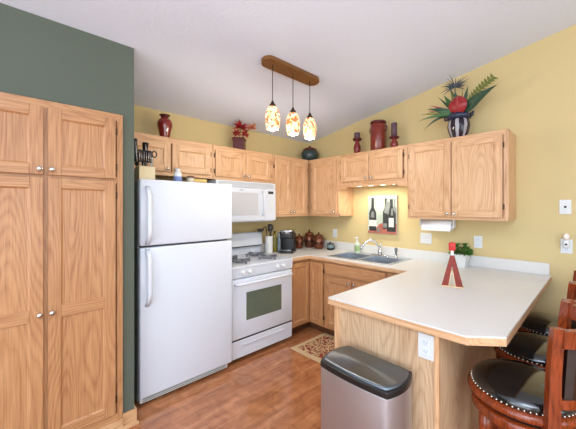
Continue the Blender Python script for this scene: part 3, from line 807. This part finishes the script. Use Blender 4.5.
for i in range(9):
    t = i / 8; w_ = .080 * math.sin(PI * (t * .88 + .10)) ** .7; zz = .228 + .165 * t; yb = -.075 - .03 * math.sin(PI * t)
    rows.append([(-w_, yb + .02, zz), (-w_ * .5, yb, zz - .004), (0.0, yb + .006, zz), (w_ * .5, yb, zz - .004), (w_, yb + .02, zz)])
m.strip(rows)
rl = obj('red_leaf', m, M_leafr, c, loc=(.018, 0, 0))
m = MB(); m.tube([(0, -.075, .235), (0, -.102, .32), (.0, -.078, .41)], .0022, 6)
for s_ in (-1, 1):
    for i in range(4): m.tube([(0, -.096, .27 + i * .03), (s_ * .055, -.096, .295 + i * .03)], .0013, 5)
obj('leaf_vein', m, pm('vein_pink', S(206, 120, 110), .5), rl)
lf('big_leaf', M_leafd, [((.04, -.03, .24), (.90, -.25, .62), .34, .095, .22)])
m = MB()
sp = [Vector((.02, .03, .25)) + Vector((.16 * t + .06 * t * t, -.04 * t, .33 * t - .10 * t * t)) for t in [i / 12 for i in range(13)]]
sp2 = [Vector((p.x * 1.12 + .01, p.y, p.z + .01)) for p in sp]
m.tube(sp2, .003, 6)
for i in range(3, 13):
    for s_ in (-1, 1): m.leaf(sp2[i], (.5 * s_ + .3, 0, .7 if s_ < 0 else -.25), .050, .026, .1, face=F)
obj('fern_frond', m, M_leafo, c)
m = MB()
for i in range(22):
    a = -PI * .22 + PI * 1.44 * i / 21
    m.leaf((-.03, -.01, .50), (math.cos(a) * 1.1, random.uniform(-.5, .2), .12 + math.sin(a) * .6), random.uniform(.09, .155), .011, .28, face=F)
m.tube([(-.02, 0, .2), (-.03, -.01, .40), (-.03, -.01, .495)], .004, 6)
obj('spiky_grass', m, M_grass, c)
lf('fern_leaf', M_leafd, [((.0, .02, .24), (-.3, 0, 1), .30, .05, .05), ((-.03, -.03, .24), (-.9, -.2, .55), .26, .05, .3), ((-.04, -.03, .24), (-1, -.2, .05), .30, .028, .75), ((.02, .02, .24), (.2, 0, 1), .26, .05, .1), ((-.02, 0, .24), (-.6, 0, .8), .28, .028, .1)])
lf('grass_blade', M_leafo, [((-.03, -.02, .23), (-1, -.1, .30), .33, .020, .10), ((-.03, -.03, .23), (-1, -.2, .62), .30, .022, .55), ((-.02, -.02, .23), (-.75, -.1, .5), .16, .06, .2), ((-.01, 0, .23), (-.25, 0, 1), .25, .05, .0), ((0, .02, .23), (.12, 0, 1), .27, .018, 0), ((0.02, .02, .23), (.3, 0, 1), .22, .012, 0)])
lf('fern_leaf', M_leafg, [((-.03, -.04, .23), (-.95, -.3, .18), .32, .030, .35), ((-.02, 0, .24), (-.45, 0, .9), .24, .07, .1), ((-.01, 0, .30), (-.15, 0, 1), .17, .06, 0), ((-.03, -.03, .24), (-.7, -.2, .3), .17, .05, .2)])
lf('red_blade', M_leafr, [((-.03, -.02, .24), (-1, -.1, .52), .26, .030, .08), ((-.03, -.02, .24), (-1, -.1, .75), .27, .026, .2), ((-.02, -.02, .24), (-.9, -.2, .30), .26, .028, .05)])

# ------------------------------------------------------------------ counter objects
CT = .914
c = thing('utensil_crock', 'tall white utensil crock between the stove and the coffee maker', 'utensil holder', (.17, -.880, CT))
obj('crock_body', MB().lathe([(0, .0005), (.042, .0005), (.044, .01), (.046, .20), (.048, .208), (.042, .208), (.040, .015), (0, .012)], seg=24), M_cream2, c)
def utensil(name, label, dx, dy, tip, parts, mat_):
    e = thing(name, label, 'utensil', (.17 + dx * .15, -.880 + dy * .15, CT + .016))
    m = MB(); m.tube([(0, 0, 0), (dx * .6, dy * .6, tip - .05)], .006, 8)
    obj('handle', m, mat_, e)
    obj('head', parts(Vector((dx * .6, dy * .6, tip - .05))), mat_, e)
M_ut = pm('utensil_dark_grey', S(70, 66, 66), .35, .3, var=.2)
M_ut2 = pm('utensil_steel', S(150, 150, 150), .25, .9)
def ladle(p):
    m = MB().lathe([(0, -.035), (.025, -.028), (.038, -.008), (.040, .006), (.036, .004), (.022, -.02), (0, -.027)], (p.x, p.y - .085, p.z - .005), seg=16)
    return m.tube([p, p + Vector((0, -.008, .02)), p + Vector((0, -.03, .026)), p + Vector((0, -.048, .002))], .006, 8)
def spoon(p): return MB().ball((p.x, p.y, p.z + .035), .032, sc=(.6, 1.1, 1.3))
def whisk(p):
    m = MB()
    for k in range(5):
        a = PI * k / 5; m.tube([(p.x + math.cos(a) * .028 * math.sin(PI * t / 10 - 0) , p.y + math.sin(a) * .028 * math.sin(PI * t / 10) , p.z + .09 * t / 10) for t in range(11)], .0022, 5); 
        m.tube([(p.x - math.cos(a) * .028 * math.sin(PI * t / 10), p.y - math.sin(a) * .028 * math.sin(PI * t / 10), p.z + .09 * t / 10) for t in range(11)], .0022, 5)
    return m
def turner(p): return MB().box(p.x - .004, p.y - .035, p.z - .02, p.x + .004, p.y + .035, p.z + .07, bev=.003)
utensil('soup_ladle', 'dark ladle leaning left out of the white crock', -.018, -.045, .335, ladle, M_ut)
utensil('serving_spoon', 'dark serving spoon standing at the front of the white crock', .045, .008, .315, spoon, M_ut)
utensil('spatula', 'black slotted spatula leaning right out of the white crock', -.03, .042, .32, turner, M_ut)

c = thing('oil_bottle', 'olive green oil bottle between the utensil crock and coffee maker', 'bottle', (.14, -.768, CT))
obj('bottle_glass', MB().lathe([(0, .0005), (.034, .0005), (.036, .01), (.036, .15), (.028, .185), (.013, .205), (.012, .245), (0, .245)], seg=20), M_olive, c)
obj('cap', MB().cyl((0, 0, .245), .014, .02, bev=.003), M_dark, c)
c = thing('coffee_maker', 'black single-cup coffee maker with silver top on the corner counter', 'coffee maker', (.27, -.655, CT), R(38))
obj('base', MB().box(-.085, -.15, .0005, .085, .10, .035, bev=.008, seg=3), M_dark, c)
obj('housing', MB().box(-.085, -.02, .033, .085, .10, .24, bev=.012, seg=3), M_dark, c)
obj('brew_head', MB().box(-.083, -.14, .175, .083, .02, .265, bev=.015, seg=3), M_dark, c)
obj('lid', MB().box(-.08, -.142, .262, .08, .095, .285, bev=.010, seg=3), M_chrome, c)
obj('lid_handle', MB().tube([(-.05, -.135, .262), (-.05, -.165, .255), (.05, -.165, .255), (.05, -.135, .262)], .007, 8), M_chrome, c)
obj('water_tank', MB().box(-.128, -.06, .01, -.088, .09, .25, bev=.008, seg=3), pm('tank_smoky', S(120, 128, 134), .12, var=.1), c)
obj('drip_tray', MB().box(-.06, -.14, .035, .06, -.03, .043, bev=.002), M_chrome, c)

def canister(x, y, r_, h_, label):
    c = thing('copper_canister', label, 'canister', (x, y, CT))
    obj('jar', MB().lathe([(0, .0005), (r_ * .72, .0005), (r_ * .92, h_ * .14), (r_, h_ * .36), (r_ * .96, h_ * .55), (r_ * .80, h_ * .72), (0, h_ * .72)], seg=26), M_copper, c)
    obj('band', MB().lathe([(r_ * .99, h_ * .30), (r_ * 1.015, h_ * .36), (r_ * .99, h_ * .43)], seg=26), M_copperd, c)
    l = obj('lid', MB().lathe([(0, h_ * .715), (r_ * .86, h_ * .715), (r_ * .88, h_ * .75), (r_ * .62, h_ * .84), (r_ * .2, h_ * .88), (0, h_ * .885)], seg=26), M_copper, c)
    obj('knob', MB().lathe([(0, h_ * .87), (r_ * .12, h_ * .88), (r_ * .2, h_ * .95), (r_ * .12, h_), (0, h_)], seg=14), M_copperd, l)
    for s_ in (-1, 1):
        a = R(45); d = Vector((math.cos(a), math.sin(a), 0)) * s_
        obj('handle', MB().tube([d * r_ * .93 + Vector((0, 0, h_ * .5)), d * r_ * 1.12 + Vector((0, 0, h_ * .53)), d * r_ * 1.12 + Vector((0, 0, h_ * .62)), d * r_ * .86 + Vector((0, 0, h_ * .66))], .005, 7), M_copperd, c)
canister(.135, -.335, .060, .205, 'smallest round copper canister, nearest the coffee maker')
canister(.150, -.150, .075, .250, 'tallest round copper canister, in the middle of three')
canister(.345, -.165, .075, .225, 'round copper canister nearest the sink')
c = thing('sugar_bowl', 'small dark glass bowl with lid on the counter under the outlet', 'bowl', (.545, -.15, CT))
obj('bowl', MB().lathe([(0, .0005), (.04, .0005), (.050, .02), (.052, .06), (.048, .075), (.044, .075), (.045, .02), (0, .01)], seg=22), pm('smoky_glass', S(110, 128, 134), .12, var=.25, scale=40), c)
obj('lid', MB().lathe([(0, .074), (.050, .074), (.044, .09), (.012, .096), (.014, .108), (0, .112)], seg=22), M_gap, c)
obj('handle', MB().tube([(.05, 0, .06), (.072, 0, .06), (.072, 0, .03), (.05, 0, .025)], .005, 7), M_gap, c)
obj('base_band', MB().lathe([(.045, .006), (.0505, .012), (.0525, .03), (.050, .012)], seg=22), M_dark, c)

c = thing('letter_ornament', 'red letter A shaped ornament standing on the peninsula counter', 'ornament', (2.357, -.95, CT + .001), R(16))
M_orn = pm('ornament_red_pattern', S(134, 40, 22), .5, var=.75, scale=55)
m = MB()
m.prism([(-.070, .0), (-.026, .0), (.012, .225), (-.012, .225)], -.016, .016, 'xz')
m.prism([(.070, .0), (.026, .0), (-.012, .225), (.012, .225)], -.0165, .0165, 'xz')
obj('letter', m, M_orn, c)
m = MB(); m.box(-.072, -.018, .0005, .072, .018, .010, 0, .002)
for s_ in (-1, 1): m.prism([(s_ * .028, .01), (s_ * .020, .01), (0, .115), (s_ * .006, .125)], -.014, .014, 'xz')
obj('cream_trim', m, pm('ornament_cream', S(222, 200, 160), .6), c)
obj('neck', MB().box(-.010, -.012, .222, .010, .012, .262, bev=.002), pm('ornament_white', S(236, 226, 216), .6), c)
m = MB(); m.box(-.022, -.020, .258, .022, .020, .315, bev=.008, seg=3)
obj('red_top', m, pm('ornament_scarlet', S(196, 36, 32), .45, var=.2, scale=40), c)

c = thing('potted_plant', 'small leafy green plant in a square white pot on the counter', 'potted plant', (2.150, -.115, CT))
m = MB(); m.prism([(-.052, -.052), (.052, -.052), (.052, .052), (-.052, .052)], 0.0005, .001)
t = bmesh.new(); bmesh.ops.create_cone(t, cap_ends=True, segments=4, radius1=.066, radius2=.094, depth=.12, matrix=Matrix.Translation((0, 0, .0605)) @ Matrix.Rotation(R(45), 4, 'Z'))
m._merge(t, 0, False)
obj('pot', m, M_white2, c)
m = MB()
for i in range(150):
    a = random.uniform(0, 2 * PI); rr = .085 * math.sqrt(random.random()); hh = .115 + random.uniform(0, .11) * (1 - (rr / .1) ** 2)
    p = Vector((rr * math.cos(a), rr * math.sin(a) * .85, hh))
    m.leaf(p, (math.cos(a) * .8, math.sin(a) * .8, random.uniform(-.2, .9)), .034, .026, .3, face=(math.sin(a) * .5, -.8, .6), seg=4)
obj('foliage', m, pm('leaf_bright_green', S(66, 108, 42), .45, var=.55, scale=40), c)
m = MB()
for i in range(9):
    a = 2 * PI * i / 9; m.tube([(0, 0, .10), (.05 * math.cos(a), .05 * math.sin(a), .17)], .002, 5)
obj('stem', m, M_leafo, c)

# ------------------------------------------------------------------ on the refrigerator
FT = 1.6865
c = thing('knife_block', 'pale wood knife block standing on the refrigerator', 'knife block', (.56, -2.405, 1.6725), R(90))
m = MB(); m.xf = Matrix.Identity(4)
m.prism([(-.085, 0), (.075, 0), (.075, .085), (-.03, .125), (-.085, .115)], -.055, .055, 'yz')
obj('block', m, M_blockwood, c)
blk = Vector((.56, -2.405, 1.6725))
def knife(i, y, x, tilt, ln, wd, label, group=None):
    e = thing('kitchen_knife', label, 'knife', (blk.x + x, blk.y + y, blk.z + (.1255 if x > 0 else .1065)), 0, group)
    m = MB(); d = Vector((-.16, tilt, 1)).normalized()
    m.tube([d * .028, d * (.03 + ln * .25), d * (.03 + ln * .7), d * (.03 + ln)], [wd * .9, wd, wd * .85, wd * 1.1], 8, flat=(1, .7))
    h = obj('handle', m, M_dark, e)
    obj('bolster', MB().tube([d * .001, d * .03], wd * .8, 6, flat=(.35, 1)), M_chrome, e)
    q = d * (.03 + ln * .1) + Vector((wd * .62, 0, 0)); q2 = d * (.03 + ln * .92) + Vector((wd * .62, 0, 0))
    obj('tang', MB().tube([q, q2], wd * .34, 6), M_chrome, h)
for i in range(6): knife(i, -.043 + .016 * i, .035, .05, .095, .0076, 'small black-handled steak knife in the front row of the pale block', 'steak knives in the pale block')
knife(6, -.040, -.03, -.02, .21, .017, 'tallest black-handled knife at the left of the pale block')
knife(7, .012, -.03, .08, .19, .022, 'wide black-handled knife at the back middle of the pale block')
e = thing('kitchen_shears', 'black-handled scissors at the right of the pale knife block', 'scissors', (blk.x + .0, blk.y + .045, blk.z + .13))
for s_ in (-1, 1):
    obj('handle_loop', MB().tube([(0, s_ * .016 + .015 + .017 * math.cos(2 * PI * i / 16), .095 + s_ * .004 + .024 * math.sin(2 * PI * i / 16)) for i in range(16)], .005, 7, close=True), M_dark, e)
obj('blade', MB().box(-.003, .004, -.015, .003, .022, .075, bev=.001), M_chrome, e)
c = thing('pill_bottle', 'white plastic bottle with a blue label on the refrigerator', 'bottle', (.60, -2.16, 1.6725))
obj('bottle', MB().lathe([(0, .0005), (.030, .0005), (.032, .006), (.032, .085), (.020, .10), (.014, .105), (0, .105)], seg=20), M_white2, c)
obj('label', MB().lathe([(.0326, .02), (.0326, .06)], seg=20), pm('label_blue', S(110, 130, 180), .5, var=.3, scale=50), c)
obj('cap', MB().cyl((0, 0, .104), .017, .022, bev=.003), M_white2, c)
c = thing('spice_jar', 'short brown-lidded glass jar on the refrigerator', 'jar', (.57, -2.04, 1.6725))
obj('jar', MB().lathe([(0, .0005), (.030, .0005), (.032, .006), (.032, .055), (.026, .062), (0, .062)], seg=18), pm('jar_contents', S(196, 182, 160), .3, var=.2), c)
obj('lid', MB().cyl((0, 0, .060), .029, .016, bev=.003), M_copperd, c)
c = thing('food_box', 'low yellow cardboard box on the refrigerator', 'box', (.50, -1.93, 1.6725), R(90))
obj('carton', MB().box(-.06, -.03, 0, .06, .03, .06, bev=.002), pm('carton_yellow', S(220, 190, 110), .6), c)
obj('printed_band', MB().box(-.0605, -.0305, .018, .0605, .0305, .035), pm('carton_band', S(160, 120, 70), .6), c)

# ------------------------------------------------------------------ trash can
c = thing('trash_can', 'rectangular stainless steel trash can in front of the peninsula', 'trash can', (2.242, -1.862, 0))
hx, hy = .196, .119
def rrect(hx, hy, r_, n=6):
    P = []
    for (cx, cy, a0) in ((hx - r_, hy - r_, 0), (-hx + r_, hy - r_, 90), (-hx + r_, -hy + r_, 180), (hx - r_, -hy + r_, 270)):
        for i in range(n + 1): a = R(a0 + 90 * i / n); P.append((cx + r_ * math.cos(a), cy + r_ * math.sin(a)))
    return P
def plan(hx, hy, bulge=.030, n=10):
    fb = .014
    P = [(-hx + 2 * hx * i / 12, -hy - fb * (1 - (2 * i / 12 - 1) ** 2)) for i in range(13)]
    P += [(hx + bulge * (1 - (2 * i / n - 1) ** 2), -hy + 2 * hy * i / n) for i in range(1, n)]
    P += [(hx, hy), (-hx, hy)]
    P += [(-hx - bulge * (1 - (2 * i / n - 1) ** 2), hy - 2 * hy * i / n) for i in range(1, n)]
    return P
def prism_bev(poly, z0, z1, bev):
    m = MB(); t = MB(); t.prism(poly, z0, z1)
    bmesh.ops.recalc_face_normals(t.bm, faces=t.bm.faces[:])
    es = [e for e in t.bm.edges if len(e.link_faces) == 2 and e.calc_face_angle(0) > .6]
    bmesh.ops.bevel(t.bm, geom=es, offset=bev, segments=3, affect='EDGES', profile=.5)
    m._merge(t.bm, 0, False); return m
obj('base', prism_bev(plan(hx - .004, hy - .004), .0005, .025, .004), M_dark, c)
sb = prism_bev(plan(hx, hy), .022, .638, .008)
for f in sb.bm.faces: f.smooth = abs(f.normal.z) < .5
obj('steel_body', sb, M_can, c)
obj('rim', prism_bev(plan(hx + .002, hy + .002), .632, .664, .006), M_dark, c)
obj('lid', prism_bev(plan(hx - .010, hy - .010), .655, .676, .010), M_lid, c)
obj('pedal', MB().box(-.06, -hy - .03, .008, .06, -hy + .005, .02, bev=.004), M_dark, c)

# ------------------------------------------------------------------ rug
def rug_mat():
    m, nt, b, lk = new_mat('rug_leaf_pattern')
    tc = N(nt, 'ShaderNodeTexCoord')
    vo = N(nt, 'ShaderNodeTexVoronoi', feature='DISTANCE_TO_EDGE'); vo.inputs['Scale'].default_value = 26
    nz = N(nt, 'ShaderNodeTexNoise'); nz.inputs['Scale'].default_value = 24; nz.inputs['Detail'].default_value = 0; nz.inputs['Distortion'].default_value = 1.6
    lk.new(tc.outputs['Object'], vo.inputs['Vector']); lk.new(tc.outputs['Object'], nz.inputs['Vector'])
    rp = N(nt, 'ShaderNodeValToRGB'); rp.color_ramp.interpolation = 'CONSTANT'; e = rp.color_ramp.elements
    e[0].color = S(128, 44, 34); e[0].position = 0; e[1].color = S(214, 184, 136); e[1].position = .485
    q = e.new(.40); q.color = S(150, 62, 46); q = e.new(.70); q.color = S(110, 56, 44)
    lk.new(nz.outputs[0], rp.inputs[0]); lk.new(rp.outputs[0], b.inputs['Base Color']); b.inputs['Roughness'].default_value = .95
    return m
c = thing('rug', 'small beige bordered rug with red leaf pattern before the sink', 'rug', (1.20, -.81, 0))
obj('border', MB().box(-.41, -.27, .0005, .41, .27, .008, bev=.003), pm('rug_border_beige', S(206, 178, 134), .95, var=.15, scale=150, bump=.3), c)
obj('field', MB().box(-.355, -.215, .006, .355, .215, .0095), rug_mat(), c)

# ------------------------------------------------------------------ bar stools
def make_stool(loc, label):
    t = thing('bar_stool', label, 'bar stool', loc, 0, 'bar stools along the peninsula counter')
    obj('seat_cushion', MB().lathe([(0, .600), (.205, .600), (.214, .612), (.210, .630), (.185, .650), (.12, .662), (0, .666)], seg=40), M_leather, t)
    obj('seat_ring', MB().lathe([(0, .566), (.215, .566), (.230, .572), (.232, .586), (.226, .598), (.214, .604), (0, .604)], seg=40), M_cherry, t)
    m = MB()
    for i in range(64):
        a = 2 * PI * i / 64; m.ball((.2145 * math.cos(a), .2145 * math.sin(a), .612), .0052, seg=6)
    obj('nailhead_trim', m, M_brass, t)
    obj('swivel_plate', MB().cyl((0, 0, .540), .190, .027, seg=32), M_dark, t)
    obj('lower_ring', MB().lathe([(.15, .490), (.204, .490), (.216, .498), (.216, .532), (.208, .5405), (.0, .5405), (0, .53), (.15, .53)], seg=40), M_cherry, t)
    for k in range(4):
        a = PI / 4 + k * PI / 2; d = Vector((math.cos(a), math.sin(a), 0))
        m = MB(); m.tube([d * .175 + Vector((0, 0, .53)), d * .178 + Vector((0, 0, .38)), d * .195 + Vector((0, 0, .18)), d * .225 + Vector((0, 0, 0.001))], [.032, .029, .025, .021], 8)
        obj('leg', m, M_cherry, t)
    obj('footrest_ring', MB().tube([(.192 * math.cos(2 * PI * i / 32), .192 * math.sin(2 * PI * i / 32), .20) for i in range(32)], .014, 8, close=True), M_cherry, t)
    def arcbox(r0, r1, z0, z1, a0, a1, lean=.035, n=14):
        m = MB(); rows = []
        for i in range(n + 1):
            a = R(a0 + (a1 - a0) * i / n); P = []
            for (rr, zz) in ((r0, z0), (r1, z0), (r1, z1), (r0, z1)):
                q = rr + lean * (zz - .6) / .4; P.append((q * math.cos(a), q * math.sin(a), zz))
            rows.append(P + [P[0]])
        m.strip(rows)
        m.bm.faces.new([m.bm.verts[j] if False else v for j, v in enumerate(list(m.bm.verts)[0:4])]) if False else None
        vs = list(m.bm.verts); k = 5
        m.bm.faces.new([vs[0], vs[1], vs[2], vs[3]]); m.bm.faces.new([vs[-5], vs[-4], vs[-3], vs[-2]])
        for f in m.bm.faces: f.smooth = False
        return m
    for s_ in (-1, 1):
        a = R(57 * s_); d = Vector((math.cos(a), math.sin(a), 0)); tt = Vector((-d.y, d.x, 0)) * .022
        m = MB(); rows = []
        for (zz, r0, r1, kk) in ((.555, .225, .262, 1.15), (.64, .226, .262, 1.0), (.80, .236, .268, .95), (.94, .252, .284, .9), (1.0, .262, .292, .85)):
            P = [d * r0 - tt * kk, d * r1 - tt * kk, d * r1 + tt * kk, d * r0 + tt * kk]; P = [(p.x, p.y, zz) for p in P]; rows.append(P + [P[0]])
        m.strip(rows); vs = list(m.bm.verts); m.bm.faces.new(vs[0:4]); m.bm.faces.new(vs[-5:-1])
        for f in m.bm.faces: f.smooth = False
        bmesh.ops.remove_doubles(m.bm, verts=m.bm.verts[:], dist=1e-5)
        obj('back_post', m, M_cherry, t)
    obj('top_rail', arcbox(.232, .262, .925, .995, -54, 54), M_cherry, t)
    obj('lower_rail', arcbox(.232, .258, .672, .712, -54, 54), M_cherry, t)
    pad = arcbox(.236, .254, .712, .925, -50, 50)
    obj('backrest_pad', pad, M_leather, t)
    return t
s0 = make_stool((2.83, -1.395, 0), 'bar stool nearest the camera, first along the peninsula')
dup(s0, (2.83, -.885, 0), 0, 'middle bar stool of the three along the peninsula')
dup(s0, (2.83, -.37, 0), 0, 'bar stool nearest the mustard back wall')
